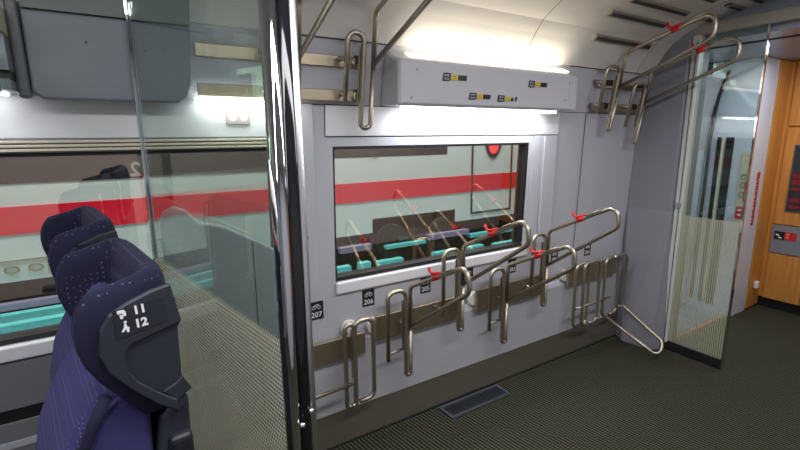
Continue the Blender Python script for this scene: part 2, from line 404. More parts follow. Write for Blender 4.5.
# ------------------------------------------------------------------ overhead light housing
h = empty('overhead_light_housing', (1.72, 1.95, 1.735)); tag(h, 'white overhead housing with pictogram stickers and glowing strip above the window', 'light fitting')
sec = [(1.960, 1.745), (1.80, 1.740), (1.786, 1.752), (1.782, 1.93), (1.792, 1.948), (1.82, 1.952), (1.892, 1.99), (1.900, 1.998)]
bm = bmesh.new()
xa, xb = 1.135, 2.30
rows = []
for x, ins in ((xa-.012, .016), (xa, .0), (xb, .0), (xb+.10, .022)):
    rows.append([bm.verts.new((x, max(y, 1.782+ins) if y < 1.9 else y, z if abs(ins) < 1e-6 else (z+(.004 if z < 1.8 else -.012)))) for y, z in sec])
m = len(sec)
for r0, r1 in zip(rows, rows[1:]):
    for i in range(m): bm.faces.new((r0[i], r0[(i+1) % m], r1[(i+1) % m], r1[i]))
bm.faces.new(rows[0][::-1]); bm.faces.new(rows[-1])
link('casing', rel(h, bm), housm, h, bevel=.004)
bm = B(1.20, 2.27, 1.84, 1.90, 1.728, 1.739); link('lower_light_strip', rel(h, bm), lampm, h)
bm = bmesh.new(); prism(bm, [(1.84, 1.965), (1.885, 1.985), (1.883, 1.993), (1.838, 1.973)], 1.22, 2.36); link('upper_light_strip', rel(h, bm), lampw, h)
bm = bmesh.new()
for x, z in ((1.19, 1.775), (1.22, 1.90), (2.27, 1.80), (2.30, 1.90)):
    cyl(bm, (x, 1.786, z), (x, 1.780, z), .003, 8)
link('screw', rel(h, bm), blackp, h)
def pictos(x0, x1, z0, z1, full, label):
    e = empty('seat_pictogram', (x0, 1.780, z0)); tag(e, label, 'sticker', 'pictogram stickers on the light housing')
    Wd = x1-x0; H = z1-z0; y0 = -.001; y1 = .002
    sh = .12*H
    def par(bm, a, b_, c, d):
        prism(bm, [(a+sh*c/H, c), (b_+sh*c/H, c), (b_+sh*d/H, d), (a+sh*d/H, d)], y0, y1, 'y')
    bm = bmesh.new(); par(bm, 0, Wd*.30, 0, H); 
    link('black_square', bm, blackp, e)
    bm = bmesh.new()
    for k in (.12, .56):
        for u in (.05, .16):
            prism(bm, [(Wd*u, H*k), (Wd*(u+.08), H*k), (Wd*(u+.08), H*(k+.26)), (Wd*u, H*(k+.26))], y0-.0008, y0, 'y')
    link('figure', bm, greyink, e)
    bm = bmesh.new(); par(bm, Wd*.36, Wd*.62, H*.15, H*.85); link('yellow_square', bm, yelp, e)
    bm = bmesh.new()
    for u, k in ((.42, .30), (.51, .30), (.42, .56), (.51, .56)):
        prism(bm, [(Wd*u, H*k), (Wd*(u+.05), H*k), (Wd*(u+.05), H*(k+.12)), (Wd*u, H*(k+.12))], y0-.0008, y0, 'y')
    link('yellow_figure', bm, blackp, e)
    bm = bmesh.new()
    if full: par(bm, Wd*.63, Wd, H*.18, H*.82)
    else:
        prism(bm, [(Wd*.64, H*.18), (Wd*.80, H*.18), (Wd*.72, H*.8)], y0, y1, 'y'); par(bm, Wd*.88, Wd*.94, H*.15, H*.85)
    link('black_bar', bm, blackp, e)
pictos(1.368, 1.513, 1.860, 1.897, True, 'black and yellow pictogram sticker at upper left of the light housing')
pictos(1.955, 2.10, 1.858, 1.893, True, 'black and yellow pictogram sticker at the right end of the housing')
pictos(1.535, 1.675, 1.780, 1.812, True, 'black and yellow pictogram sticker in the lower middle, left of a similar one')
pictos(1.73, 1.875, 1.776, 1.807, False, 'pictogram sticker with a small triangle and slash, lower middle of housing')

# ------------------------------------------------------------------ overhead storage unit on the left, rails beyond it
u = empty('overhead_storage_unit', (.04, 1.9, 1.73)); tag(u, 'dark grey overhead unit with rounded lower corners above the left window', 'overhead unit')
bm = bmesh.new()
pts = [(-.19, 1.75), (-.165, 1.728), (.215, 1.728), (.245, 1.75), (.262, 1.80), (.275, 1.995), (-.19, 1.995)]
pts = [(x*1.03, z) for x, z in pts]
prism(bm, pts, 1.86, 1.895, 'y'); link('front_panel', rel(u, bm), greym, u, bevel=.008, seg=3)
bm = bmesh.new(); box(bm, -.23, -.198, 1.845, 1.895, 1.728, 2.02); link('end_flange', rel(u, bm), pbr('flange_grey', (.12, .125, .13), .35, noise=.05), u, bevel=.01, seg=3)
bm = bmesh.new(); prism(bm, [(1.86, 1.999), (1.80, 2.13), (1.815, 2.14), (1.875, 2.02), (1.89, 1.999)], -.19, .283); link('upper_panel', rel(u, bm), pbr('panel_olive_grey', (.30, .31, .30), .4, noise=.03), u)
bm = bmesh.new(); box(bm, .082, .085, 1.8585, 1.86, 1.73, 1.995)
link('joint', rel(u, bm), seamm, u)
bm = bmesh.new(); cyl(bm, (-.036, 1.861, 1.91), (-.036, 1.857, 1.91), .004, 10); cyl(bm, (.134, 1.861, 1.90), (.134, 1.857, 1.90), .004, 10); link('screw', rel(u, bm), blackp, u)
e = empty('luggage_shelf', (-1.2, 1.9, 1.75)); tag(e, 'grey luggage shelf with cream lit edge at the far left top', 'shelf')
bm = B(XL, -.23, 1.72, 1.96, 1.905, 1.985); link('cream_edge', rel(e, bm), creaml, e, bevel=.004)
bm = B(XL, -.23, 1.76, 1.96, 1.80, 1.90); link('shelf_board', rel(e, bm), greym, e)
bm = B(XL, -.23, 1.78, 1.96, 1.775, 1.798); link('gap', rel(e, bm), rubber, e)
bm = B(XL, -.23, 1.76, 1.96, 1.745, 1.775); link('underside', rel(e, bm), greym, e, bevel=.003)
bm = B(XL+.1, -.26, 1.86, 1.92, 1.738, 1.746); link('light_strip', rel(e, bm), lampm, e)
# strip light between unit and pole
o = link('wall_light_strip', B(.29, .69, 1.90, 1.955, 1.744, 1.752), lampm); tag(o, 'thin glowing light strip on the wall behind the left glass', 'light')
o = empty('sign_mirror_plate', (.45, 1.962, 1.68)); tag(o, 'small pinkish plate painted as reflected sign text on the lit panel behind left glass', 'painted reflection')
link('plate', B(-.048, .048, -.004, .004, -.026, .026), mirrorm, o, bevel=.003)  # plate and discs painted in for sign text reflected in the glass
for s in (-1, 1):
    bm = bmesh.new(); cyl(bm, (s*.022, -.0045, .003), (s*.022, -.002, .003), .015); link('mirror_spot', bm, whitep, o)

# ------------------------------------------------------------------ bicycle racks
R = .0115
def rack(x0, z0, ybase, upper, label, grp, w=.11, xr=.027):
    e = empty('bicycle_hook_rack', (x0, ybase, z0)); e.rotation_euler.x = math.radians(9) if upper else 0; tag(e, label, 'bicycle rack', grp)
    if upper: LB, RB, U1, L0, barz, top2, out, tz, lz, cut = -.27, -.385, .02, -.10, (-.27, -.03), .115, .485, .335, .215, .05
    else: LB, RB, U1, L0, barz, top2, out, tz, lz, cut = -.365, -.475, .012, -.20, (-.33, -.05), .025, .455, .245, .155, .05
    # frame tube: left leg, arch, right leg, bottom bend, return leg
    pts = [(-w, 0, LB), (-w, 0, U1), (0, 0, U1), (0, 0, RB), (xr, -.004, RB), (xr, -.004, L0-.02)]
    link('frame_tube', T(pts, R, [0, .042, .042, xr/2, xr/2, 0]), steel, e, smooth=True)
    # guide loop: up, bend out, along, round tip, back
    x = xr
    if upper: p = [(x, -.004, L0-.03), (x, -.004, top2), (x, -out, tz), (x, -out-.02, lz-.02), (x, -.01, L0)]
    else: p = [(x, -.004, L0-.01), (x, -.004, top2), (x, -out, tz), (x, -out-.02, tz-.115), (x, -.01, L0)]
    link('guide_loop', T(p, R, [0, .045, .055, .055, 0]), steel, e, smooth=True)
    link('flat_bar', B(-.014, .016, .012, .020, barz[0], barz[1]), steel, e, bevel=.002)
    if upper: zs = (1.93-z0, 1.783-z0); dep = .07
    else: zs = (-.20 if z0 < .9 else -.34,); dep = .05
    bm = bmesh.new()
    for z in zs: box(bm, -.012, .012, .020, dep, z-.018, z+.018)
    link('bracket', bm, blackp if upper else steel, e)
    bm = bmesh.new()
    if upper:
        for z in zs: cyl(bm, (-w, .008, z), (-w, dep, z), .012, 12)
    elif z0 < .9: tube(bm, [(-w, 0, -.325), (-.01, .014, -.325)], .008)
    else: cyl(bm, (-w, .008, -.33), (-w, dep, -.33), .010, 12)
    link('crossbar' if z0 < .9 else 'spacer', bm, steel, e, smooth=True)
    # red rubber hook on the upper tube of the loop
    f = .56 if upper else .48; a = Vector((x, -.004, top2)); c = Vector((x, -out, tz)); d = (c-a).normalized(); q = a+(c-a)*f
    k = link('red_hook', T([q+Vector((0, .050, .042)), q+Vector((0, .042, .024)), q+Vector((0, .02, .015)), q+d*.05+Vector((0, 0, .014))], .008, .02, 10), redp, e, smooth=True)
    bm = bmesh.new(); tube(bm, [q-d*.012, q+d*.035], .0138, 12); link('red_sleeve', bm, redp, e, smooth=True)
    tube_pts = [q+d*.06+Vector((-.012, 0, .006)), q+d*.16+Vector((-.012, 0, .012))]
    bm = bmesh.new(); tube(bm, tube_pts, .004, 8); link('stop_wire', bm, steel, e, smooth=True)
    return e
YB = 1.885
low = 'lower bicycle racks with red hooks'
rack(1.215, .80, YB, False, 'steel bicycle rack with red-tipped loop below number 205', low)
rack(1.575, .97, YB, False, 'steel bicycle rack with loop raised across the window, below number 204', low)
rack(1.93, .80, YB, False, 'steel bicycle rack with red hook beside number 203, lower than its neighbours', low)
rack(2.285, .97, YB, False, 'steel bicycle rack with the highest loop right of the window, number 202', low)
up = 'overhead bicycle hooks'
rack(.63, 2.02, 1.835, True, 'overhead bicycle hook partly hidden behind the chrome pole', up, .08, .05)
rack(.978, 2.02, 1.835, True, 'overhead bicycle hook at the left end of the light housing', up, .08, .05)
rack(2.865, 2.01, 1.835, True, 'overhead bicycle hook right of the housing, nearer of two, red clip at ceiling', up, .14, .022)
rack(3.185, 1.92, 1.835, True, 'overhead bicycle hook closest to the right glass partition', up, .14, .022)

# folded-away racks
e = empty('folded_bicycle_rack', (.90, 1.885, .72)); tag(e, 'folded steel bicycle rack next to the pole below number 207', 'bicycle rack', 'folded bicycle racks')
O = Vector((.90, 1.885, .72))
def PT(l): return [Vector(p)-O for p in l]
x0, x1, zt, zb, y = .855, .905, .70, .262, 1.875
link('narrow_loop', T(PT([(.88, y, zb), (x1, y, zb), (x1, y, zt), (x0, y, zt), (x0, y, zb), (.88, y, zb)]), R, .024), steel, e, smooth=True)
link('wide_loop', T(PT([(.915, 1.89, zb+.01), (.915, 1.89, .70), (1.02, 1.89, .70), (1.02, 1.89, .262), (.935, 1.89, .262)]), R, [0, .04, .04, .04, 0]), steel, e, smooth=True)
link('folded_arm', T(PT([(.885, 1.87, .385), (.30, 1.83, .385)]), .009), steel, e, smooth=True)
link('flat_bar', B(.0, .03, .012, .022, -.32, -.06), steel, e)
e = empty('folded_bicycle_rack', (2.70, 1.885, .7)); tag(e, 'folded steel bicycle rack of two tall loops and crossbar under number 201', 'bicycle rack', 'folded bicycle racks')
O = Vector((2.70, 1.885, .7)); y = 1.88
def ring(x0, x1, zt, zb, y): return T(PT([((x0+x1)/2, y, zb), (x1, y, zb), (x1, y, zt), (x0, y, zt), (x0, y, zb), ((x0+x1)/2, y, zb)]), R, .045)
link('rear_loop', ring(2.625, 2.775, .715, .255, 1.885), steel, e, smooth=True)
link('front_loop', ring(2.69, 2.87, .72, .258, 1.865), steel, e, smooth=True)
link('crossbar', T(PT([(2.63, 1.87, .398), (3.03, 1.87, .405)]), .008), steel, e, smooth=True)
e = empty('folded_bicycle_rack', (3.10, 1.885, .7)); tag(e, 'corner bicycle rack whose loop hangs down and out over the floor', 'bicycle rack', 'folded bicycle racks')
O = Vector((3.10, 1.885, .7))
link('rear_loop', ring(2.965, 3.135, .71, .26, 1.885), steel, e, smooth=True)
link('guide_loop', T(PT([(3.06, 1.872, .70), (3.06, 1.872, .716), (3.205, 1.868, .716), (3.205, 1.868, .300), (3.19, 1.535, .130), (3.125, 1.525, .040), (2.99, 1.87, .262)]), R, [0, .03, .04, .02, .06, .06, 0]), steel, e, smooth=True)
link('pivot', T(PT([(3.16, 1.89, .30), (3.215, 1.86, .30)]), .008), steel, e, smooth=True)

# mounting plates (lower) and twin rails (upper)
def plate(x0, x1, z0, z1, label, cap=True):
    e = empty('mounting_plate', (x0, 1.95, z0)); tag(e, label, 'mounting plate', 'steel mounting plates')
    link('plate', B(0, x1-x0, -.012, .012, 0, z1-z0), platem, e, bevel=.004)
    bm = bmesh.new()
    for x in (.035, x1-x0-.035): cyl(bm, (x, .010, (z1-z0)/2), (x, .026 if z0 > .55 else .03, (z1-z0)/2), .03)
    link('stand_off', bm, whitep, e, smooth=False)
    if cap:
        bm = bmesh.new(); cyl(bm, (.004, .012, (z1-z0)/2+.01), (.004, .038, (z1-z0)/2+.01), .045, 24); link('end_cap', bm, whitep, e, bevel=.006)
    bm = bmesh.new()
    for x in (.04, .06): 
        for z in (.03, z1-z0-.03): cyl(bm, (x, -.016, z), (x, -.010, z), .005, 10)
    link('bolt', bm, steel, e)
plate(.60, 1.00, .492, .608, 'steel mounting plate behind the pole below sign 207', False)
bm = bmesh.new(); cyl(bm, (.93, 1.972, .63), (.93, 1.999, .63), .045, 24); o = link('wall_stop', bm, whitep, bevel=.006); tag(o, 'round off-white wall stop above the leftmost steel plate', 'wall stop')
plate(1.065, 1.655, .537, .675, 'steel mounting plate carrying the racks of 206 and 205')
plate(1.765, 2.345, .540, .685, 'steel mounting plate carrying the two racks right of the window')
plate(2.62, 3.20, .545, .672, 'steel mounting plate behind the folded racks in the corner')
def rails(x0, x1, label, side):
    e = empty('overhead_mounting_rails', (x0, 1.93, 1.8)); tag(e, label, 'mounting rail', 'overhead mounting rails')
    for z0, z1 in ((1.905, 1.955), (1.758, 1.808)):
        link('rail', B(0, x1-x0, -.012, .008, z0-1.8, z1-1.8), platem, e, bevel=.003)
        bm = bmesh.new()
        xx = (x1-x0-.03) if side else .0
        cyl(bm, (xx, -.030, (z0+z1)/2-1.8), (xx, .02, (z0+z1)/2-1.8), (.020 if side else .024), 20); link('end_knob', bm, steel if side else platem, e, bevel=.004)
rails(.30, 1.00, 'pair of horizontal steel rails behind the overhead hooks left of the housing', True)
rails(2.76, 3.34, 'pair of short horizontal rails behind the overhead hooks at right', False)

# number signs
for num, x in (('207', .757), ('206', 1.055), ('205', 1.425), ('204', 1.745), ('203', 2.115), ('202', 2.53), ('201', 2.90)):
    yy = yw(.765) - (.0165 if num == '207' else 0)
    e = empty('number_sign', (x, yy, .765)); tag(e, 'small black sign with a bicycle symbol and the number %s' % num, 'sign', 'black number signs')
    link('plate', B(-.036, .036, -.0015, .0005, -.046, .046), blackp, e)
    lettering('digits', num, .038, whiteink, face_my(0, -.0018, -.034), e, bold=.0002, align='CENTER')
    bm = bmesh.new()
    for s in (-.013, .013):
        c = [(s+.009*math.cos(a), -.002, .016+.009*math.sin(a)) for a in [2*PI*k/14 for k in range(14)]]; tube(bm, c, .0012, 5, closed=True)
    tube(bm, [(-.013, -.002, .016), (-.004, -.002, .031), (.010, -.002, .031), (.013, -.002, .016)], .0012, 5)
    tube(bm, [(-.004, -.002, .031), (.002, -.002, .016), (.010, -.002, .031)], .0012, 5)
    link('bicycle_symbol', bm, whiteink, e)
# knob on the pillar
bm = bmesh.new(); tube(bm, fillet([(.70, 1.98, 1.14), (.70, 1.945, 1.14), (.715, 1.935, 1.15)], .01), .010, 12)
o = link('coat_hook', bm, chrome, smooth=True); tag(o, 'small polished hook on the wall strip beside the chrome pole', 'hook')

# floor grille
e = empty('floor_grille', (1.7, 1.86, .0)); tag(e, 'low metal heating grille set in the carpet by the kick plate', 'floor grille')
bm = bmesh.new()
for a in ((-.22, .31, .042, .062, 0, .012), (-.22, .20, -.062, -.040, 0, .012), (-.22, -.20, -.05, .05, 0, .012)): pass
gx0, gx1, gy0, gy1 = -.225, .245, -.058, .075
for a in ((gx0, gx1, gy1-.02, gy1, 0, .012), (gx0, gx1, gy0, gy0+.02, 0, .012), (gx0, gx0+.02, gy0+.02, gy1-.02, 0, .012), (gx1-.02, gx1, gy0+.02, gy1-.02, 0, .012)): box(bm, *a)
link('frame', bm, ventm, e, bevel=.002)
link('well', B(gx0+.02, gx1-.02, gy0+.02, gy1-.02, 0, .002), blackp, e)
bm = bmesh.new()
for k in range(24):
    xk = gx0+.03+k*(gx1-gx0-.06)/23; box(bm, xk-.002, xk+.002, gy0+.02, gy1-.02, .002, .010)
link('slats', bm, ventm, e)
bm = bmesh.new()
for x in (gx0+.01, gx1-.01):
    for y in (gy0+.01, 0.008, gy1-.01): cyl(bm, (x, y, .011), (x, y, .0145), .004, 10)
link('screw', bm, chrome, e)

# grey board filling the grey area between the dotted glass and the left window
e = empty('side_panel', (.40, 1.92, 0)); tag(e, 'tall grey board with a curved top edge seen through the dotted glass', 'panel')
bm = bmesh.new()
prism(bm, [(.12, .02), (.12, 1.29), (.135, 1.325), (.17, 1.345), (.215, 1.325), (.26, 1.27), (.30, 1.262), (.35, 1.245), (.44, 1.19), (.545, 1.125), (.58, 1.08), (.58, .02)], 1.905, 1.940, 'y')
link('board', rel(e, bm), pbr('side_panel_grey', (.34, .35, .36), .45, noise=.03, nscale=3), e, bevel=.01, seg=3)
bm = bmesh.new(); box(bm, .455, .458, 1.9035, 1.905, .03, 1.17); link('joint', rel(e, bm), seamm, e)

# ------------------------------------------------------------------ left glass partition: chrome pole, clamp profile, pane, wall channel
g = empty('glass_partition', (.267, .838, 0)); tag(g, 'glass partition with polished pole and dotted lower half behind the seats', 'glass partition')
A0 = Vector((.267, .838, 0)); B0 = Vector((.0893, 1.85, 0)); D = (B0-A0).normalized(); ang = math.atan2(D.y, D.x)-PI/2
L = (B0-A0).length
Rz = Matrix.Rotation(ang, 4, 'Z')
def loc(bm): bmesh.ops.transform(bm, matrix=Rz, verts=bm.verts); return bm
def oval(a, b_, n=28, e_=2.6):
    return [(a*abs(math.cos(t_))**(2/e_)*(1 if math.cos(t_) >= 0 else -1), b_*abs(math.sin(t_))**(2/e_)*(1 if math.sin(t_) >= 0 else -1)) for t_ in [2*PI*k/n for k in range(n)]]
bm = bmesh.new(); prism(bm, [(x, y) for x, y in [(x-.012, y) for x, y in oval(.0125, .021)]], 0, 2.40, 'z'); link('pole', loc(bm), chrome, g, smooth=True)
bm = bmesh.new(); prism(bm, [(x+.031, y-.004) for x, y in oval(.009, .011, 20, 3)], 0, 2.40, 'z'); link('clamp_profile', loc(bm), brushed, g, smooth=True)
bm = bmesh.new(); prism(bm, [(x+.013, y) for x, y in oval(.0145, .018, 28, 3)], 0, 2.40, 'z'); link('dark_reflection', loc(bm), pbr('reflection_black', (.01, .01, .012), .08), g, smooth=True)  # black strip painted in for the dark reflection on the chrome pole
pane = B(-.004, .004, .018, L-.004, .03, 2.40)
po = link('pane', pane, g_left, g); po.rotation_euler = (0, 0, ang)
bm = B(-.008, -.0045, L-.012, L, .03, 2.40); box(bm, .0045, .008, L-.012, L, .03, 2.40); box(bm, -.008, .008, L-.001, L+.006, .03, 2.40)
link('wall_channel', loc(bm), chrome, g)
bm = B(-.009, .009, .02, L-.01, .0, .035); link('floor_channel', loc(bm), blackp, g)
for z, yy, xx in ((1.015, -.014, -.010), (1.035, -.010, .014)):
    bm = bmesh.new(); bmesh.ops.create_uvsphere(bm, u_segments=12, v_segments=8, radius=.0065, matrix=Matrix.Translation((xx+.008, yy-.01, z))); link('cap_nut', loc(bm), chrome, g, smooth=True)
bm = bmesh.new(); box(bm, .021, .041, -.017, .009, 1.975, 1.985); link('joint_ring', loc(bm), chrome, g, bevel=.002)

# ------------------------------------------------------------------ seats
def interp(P, z):
    if z <= P[0][0]: return P[0][1]
    for (a, va), (b_, vb) in zip(P, P[1:]):
        if z <= b_: return va+(vb-va)*(z-a)/(b_-a)
    return P[-1][1]
XF = [(1.10, .0), (1.13, -.018), (1.155, -.038), (1.193, -.068), (1.228, -.090), (1.273, -.097), (1.314, -.088), (1.344, -.070), (1.365, -.045), (1.39, -.02)]
def make_seat():
    # local origin: floor under the seat, y measured from the aisle face of the headrest (0) towards the window
    e = empty('train_seat', (0, .86, 0))
    path = [(0, .026), (.12, .026), (.35, .025), (.65, .025), (.85, .030), (.96, .05), (1, .09), (1, .19), (1, .29), (.96, .34), (.85, .364), (.65, .37), (.35, .37), (.12, .368), (0, .368)]
    n = len(path); NV = 20; bm = bmesh.new(); rings = []
    # resample
    samp = []
    for i in range(n-1):
        for k in range(4): samp.append(((path[i][0]*(4-k)+path[i+1][0]*k)/4, (path[i][1]*(4-k)+path[i+1][1]*k)/4, (i+k/4)/(n-1)))
    samp.append((*path[-1], 1.))
    for i, (fx, y, s_) in enumerate(samp):
        a = samp[max(i-1, 0)]; c = samp[min(i+1, len(samp)-1)]
        tx = (c[0]-a[0])*.15; ty = c[1]-a[1]; l = math.hypot(tx, ty) or 1; nx, ny = ty/l, -tx/l   # outward-ish
        edge = min(s_, 1-s_)/.05
        ef = math.sqrt(max(0.02, 1-(1-min(edge, 1))**2))
        ztop = 1.349+.030*min(1, fx*1.2)-.006*math.sin(PI*s_)**2
        zbot = 1.10
        th = .020+.008*math.sin(PI*s_)
        ring = []
        for k in range(NV):
            t_ = 2*PI*k/NV; cc, ss = math.cos(t_), math.sin(t_)
            sy = abs(ss)**.55*(1 if ss >= 0 else -1)
            zm = (ztop+zbot)/2; hz = (ztop-zbot)/2
            z = zm+sy*hz*(.94+.06*ef)
            off = abs(cc)**.6*(1 if cc >= 0 else -1)*th*ef
            xx = interp(XF, z)*(1-fx)+.045*fx
            ring.append(bm.verts.new((xx+nx*off, y+ny*off, z)))
        rings.append(ring)
    for r0, r1 in zip(rings, rings[1:]):
        for k in range(NV): bm.faces.new((r0[k], r0[(k+1) % NV], r1[(k+1) % NV], r1[k]))
    bm.faces.new(rings[0][::-1]); bm.faces.new(rings[-1])
    o = link('headrest', bm, navy, e, smooth=True); sm = o.modifiers.new('s', 'SUBSURF'); sm.levels = 1; sm.render_levels = 1
    # inner back pad of the headrest
    bm = bmesh.new(); box(bm, .012, .05, .05, .34, 1.05, 1.325); o = link('inner_pad', bm, navy, e, bevel=.02, seg=4)
    # small neck pillow
    bm = bmesh.new(); bmesh.ops.create_uvsphere(bm, u_segments=20, v_segments=12, radius=1, matrix=Matrix.Translation((-.018, .20, 1.225)) @ Matrix.Diagonal((.045, .13, .085, 1)))
    link('neck_pillow', bm, pillowf, e, smooth=True)
    # plastic side shells on both wings and shell at the back
    up = [(.058, 1.358), (.013, 1.352), (-.026, 1.338), (-.050, 1.322), (-.065, 1.291), (-.071, 1.250), (-.060, 1.214), (-.029, 1.171), (.005, 1.130), (.045, 1.10), (.068, 1.115), (.062, 1.17), (.064, 1.262), (.070, 1.275)]
    cx_, cz_ = .020, 1.225
    sh_ = lambda P: [(x+.012*max(0, min(1, (.055-x)/.03)), z-.010*max(0, min(1, (z-1.30)/.03))) for x, z in P]
    up = sh_(up)
    def scoop(y0, y1, ys):
        b1 = bmesh.new(); prism(b1, up, y0, y1, 'y'); return b1
    so = link('aisle_shell', scoop(-.006, .004, 1), shell, e, bevel=.003, seg=3)
    # lower hollow: raised brow above, dark pocket and lip
    brow = [(.070, 1.276), (.058, 1.358), (.013, 1.352), (-.026, 1.338), (-.050, 1.322), (-.065, 1.291), (-.071, 1.250), (-.060, 1.214), (-.030, 1.172), (.004, 1.132), (.046, 1.103),
            (.046, 1.128), (.012, 1.150), (-.020, 1.185), (-.034, 1.212), (-.034, 1.243), (-.022, 1.257), (.0, 1.262)]
    brow = sh_(brow)
    bm = bmesh.new(); prism(bm, brow, -.013, -.006, 'y'); link('brow', bm, shell, so, bevel=.003, seg=3)
    bm = bmesh.new(); prism(bm, [(.076, 1.14), (.048, 1.126), (.028, 1.150), (.028, 1.152), (.050, 1.160), (.062, 1.17)], -.011, -.004, 'y'); link('pocket_lip', bm, shell, so, bevel=.003, seg=3)
    # number panel
    bm = bmesh.new(); prism(bm, [(-.034, 1.322), (.044, 1.328), (.046, 1.284), (-.032, 1.272)], -.0142, -.0128, 'y'); link('number_panel', bm, pbr('label_panel', (.017, .020, .027), .35), so)
    bm = bmesh.new(); prism(bm, up, .388, .398, 'y'); link('window_shell', bm, shell, e, bevel=.003)
    bm = bmesh.new(); prism(bm, [(.045, 1.10), (.066, 1.11), (.062, 1.20), (.064, 1.28), (.060, 1.335), (.045, 1.34)], .012, .38, 'y'); link('back_shell', bm, pbr('back_shell_grey', (.34, .35, .38), .4), e, bevel=.012, seg=3)  # colour lightened so its reflection reads as grey haze in the glass
    # backrest
    BX = [(.48, -.20), (.70, -.19), (.90, -.175), (1.0, -.152), (1.05, -.132), (1.10, -.103), (1.14, -.070), (1.165, -.03)]
    bm = bmesh.new()
    front = [(x, z) for z, x in BX]; back = [(.02, 1.165), (-.01, 1.08), (-.02, .9), (-.06, .48)]
    prism(bm, front+back, .045, .385, 'y')
    link('backrest', bm, lilacf, e, bevel=.03, seg=4)
    bm = bmesh.new(); pp = [(x+.006, .040, z) for z, x in BX if z < 1.17]+[(-.045, .028, 1.16)]
    pp = [(-.185, .03, .60), (-.165, .024, .80), (-.138, .02, .96), (-.106, .016, 1.065), (-.082, .014, 1.115), (-.056, .014, 1.165)]
    tube(bm, fillet(pp, .05), .011, 10); link('piping', bm, navy, e, smooth=True)
    bm = bmesh.new(); prism(bm, [(-.185, .60), (-.165, .80), (-.135, .96), (-.10, 1.065), (-.075, 1.115), (-.03, 1.15), (.01, 1.11), (.0, .9), (-.04, .60)], .016, .05, 'y'); link('side_bolster', bm, lilacf, e, bevel=.012, seg=3)
    bm = bmesh.new(); prism(bm, [(-.03, .60), (.0, .95), (.022, 1.09), (.05, 1.13), (.074, 1.12), (.070, 1.0), (.05, .60), (.0, .50)], .004, .35, 'y'); link('backrest_shell', bm, shell, e, bevel=.012, seg=3)
    bm = bmesh.new(); box(bm, .028, .070, -.014, .02, .86, 1.055); link('armrest_joint', bm, shelld, e, bevel=.012, seg=3)
    bm = bmesh.new(); prism(bm, [(-.70, .42), (-.72, .46), (-.68, .49), (-.30, .46), (-.16, .46), (-.16, .36), (-.66, .36)], .02, .38, 'y'); link('seat_cushion', bm, lilacf, e, bevel=.02, seg=3)
    bm = bmesh.new(); box(bm, -.45, -.05, -.03, .02, .62, .66); link('armrest', bm, shell, e, bevel=.012, seg=3)
    bm = bmesh.new(); box(bm, -.50, -.14, .14, .26, 0, .355); link('pedestal', bm, shelld, e, bevel=.01)
    return e
s1 = make_seat(); s1.rotation_euler.z = math.radians(8.5); tag(s1, 'navy dotted train seat nearest the aisle, headrest numbered 11 12', 'train seat', 'train seats before the left glass')
s2 = copy_tree(s1); s2.location = (-.075, 1.36, .02); 
for c in s2.children:
    if c.name.split('.')[0] in ('backrest', 'piping', 'side_bolster'): c.location = (.055, 0, -.04)
tag(s2, 'navy dotted train seat by the window behind the numbered one', 'train seat', 'train seats before the left glass')
sn = [c for c in s1.children if c.name.startswith('aisle_shell')][0]
def tilt(x, z, a=.06): return face_my(x, -.0148, z) @ Matrix.Rotation(a, 4, 'Z')
lettering('seat_number', '11', .0205, whiteink, tilt(-.004, 1.309), sn, bold=.0008, depth=.0003)
lettering('seat_number', '12', .0205, whiteink, tilt(-.004, 1.285), sn, bold=.0008, depth=.0003)
bm = bmesh.new()
bm_pts = [[(-.029, 1.322), (-.017, 1.323), (-.013, 1.318), (-.013, 1.309), (-.018, 1.309), (-.018, 1.314), (-.022, 1.316), (-.028, 1.315)]]
SC = lambda P, cx, cz, k: [(cx+(x-cx)*k, cz+(z-cz)*k) for x, z in P]
for p in [SC(q, -.02, 1.315, .8) for q in bm_pts]: prism(bm, p, -.0152, -.0142, 'y')
prism(bm, [(-.024, 1.313), (-.019, 1.313), (-.019, 1.306), (-.023, 1.306)], -.0152, -.0142, 'y')
link('window_symbol', bm, whiteink, sn)
bm = bmesh.new()
prism(bm, [(-.019, 1.297), (-.016, 1.297), (-.015, 1.291), (-.012, 1.289), (-.013, 1.281), (-.016, 1.281), (-.017, 1.287), (-.022, 1.282), (-.024, 1.284), (-.020, 1.290)], -.0152, -.0142, 'y')
prism(bm, [(-.019, 1.301), (-.015, 1.301), (-.015, 1.298), (-.019, 1.298)], -.0152, -.0142, 'y')
link('person_symbol', bm, whiteink, sn)

# ------------------------------------------------------------------ right partition: grey block, door frame, glass, header
bm = bmesh.new(); prism(bm, [(1.62, 0.0), (2.0, 0.0), (2.0, 2.20), (1.62, 2.20)], 3.36, 3.62)
bm.free()
bm = bmesh.new()
P0 = [(3.32, 1.99), (3.225, 1.87), (3.265, 1.66), (3.35, 1.615), (3.60, 1.64), (3.60, 1.99)]; P1 = [(3.352, 1.99), (3.352, 1.90), (3.352, 1.66), (3.40, 1.64), (3.60, 1.64), (3.60, 1.99)]
lv = [[bm.verts.new((x, y, z)) for x, y in P] for P, z in ((P0, 0), (P0, .02), (P1, 1.05), (P1, 2.30))]
for r0, r1 in zip(lv, lv[1:]):
    for i in range(6): bm.faces.new((r0[i], r0[(i+1) % 6], r1[(i+1) % 6], r1[i]))
bm.faces.new(lv[0][::-1]); bm.faces.new(lv[-1])
struct('wall_partition', bm, blockm, bevel=.006)
bm = bmesh.new(); box(bm, 3.36, 3.43, 1.598, 1.645, .06, 2.24); struct('door_1', bm, pbr('frame_offwhite', (.62, .63, .60), .35, noise=.02), bevel=.005)
bm = bmesh.new(); box(bm, 3.356, 3.3605, 1.612, 1.616, .06, 2.2); struct('trim_15', bm, seamm)
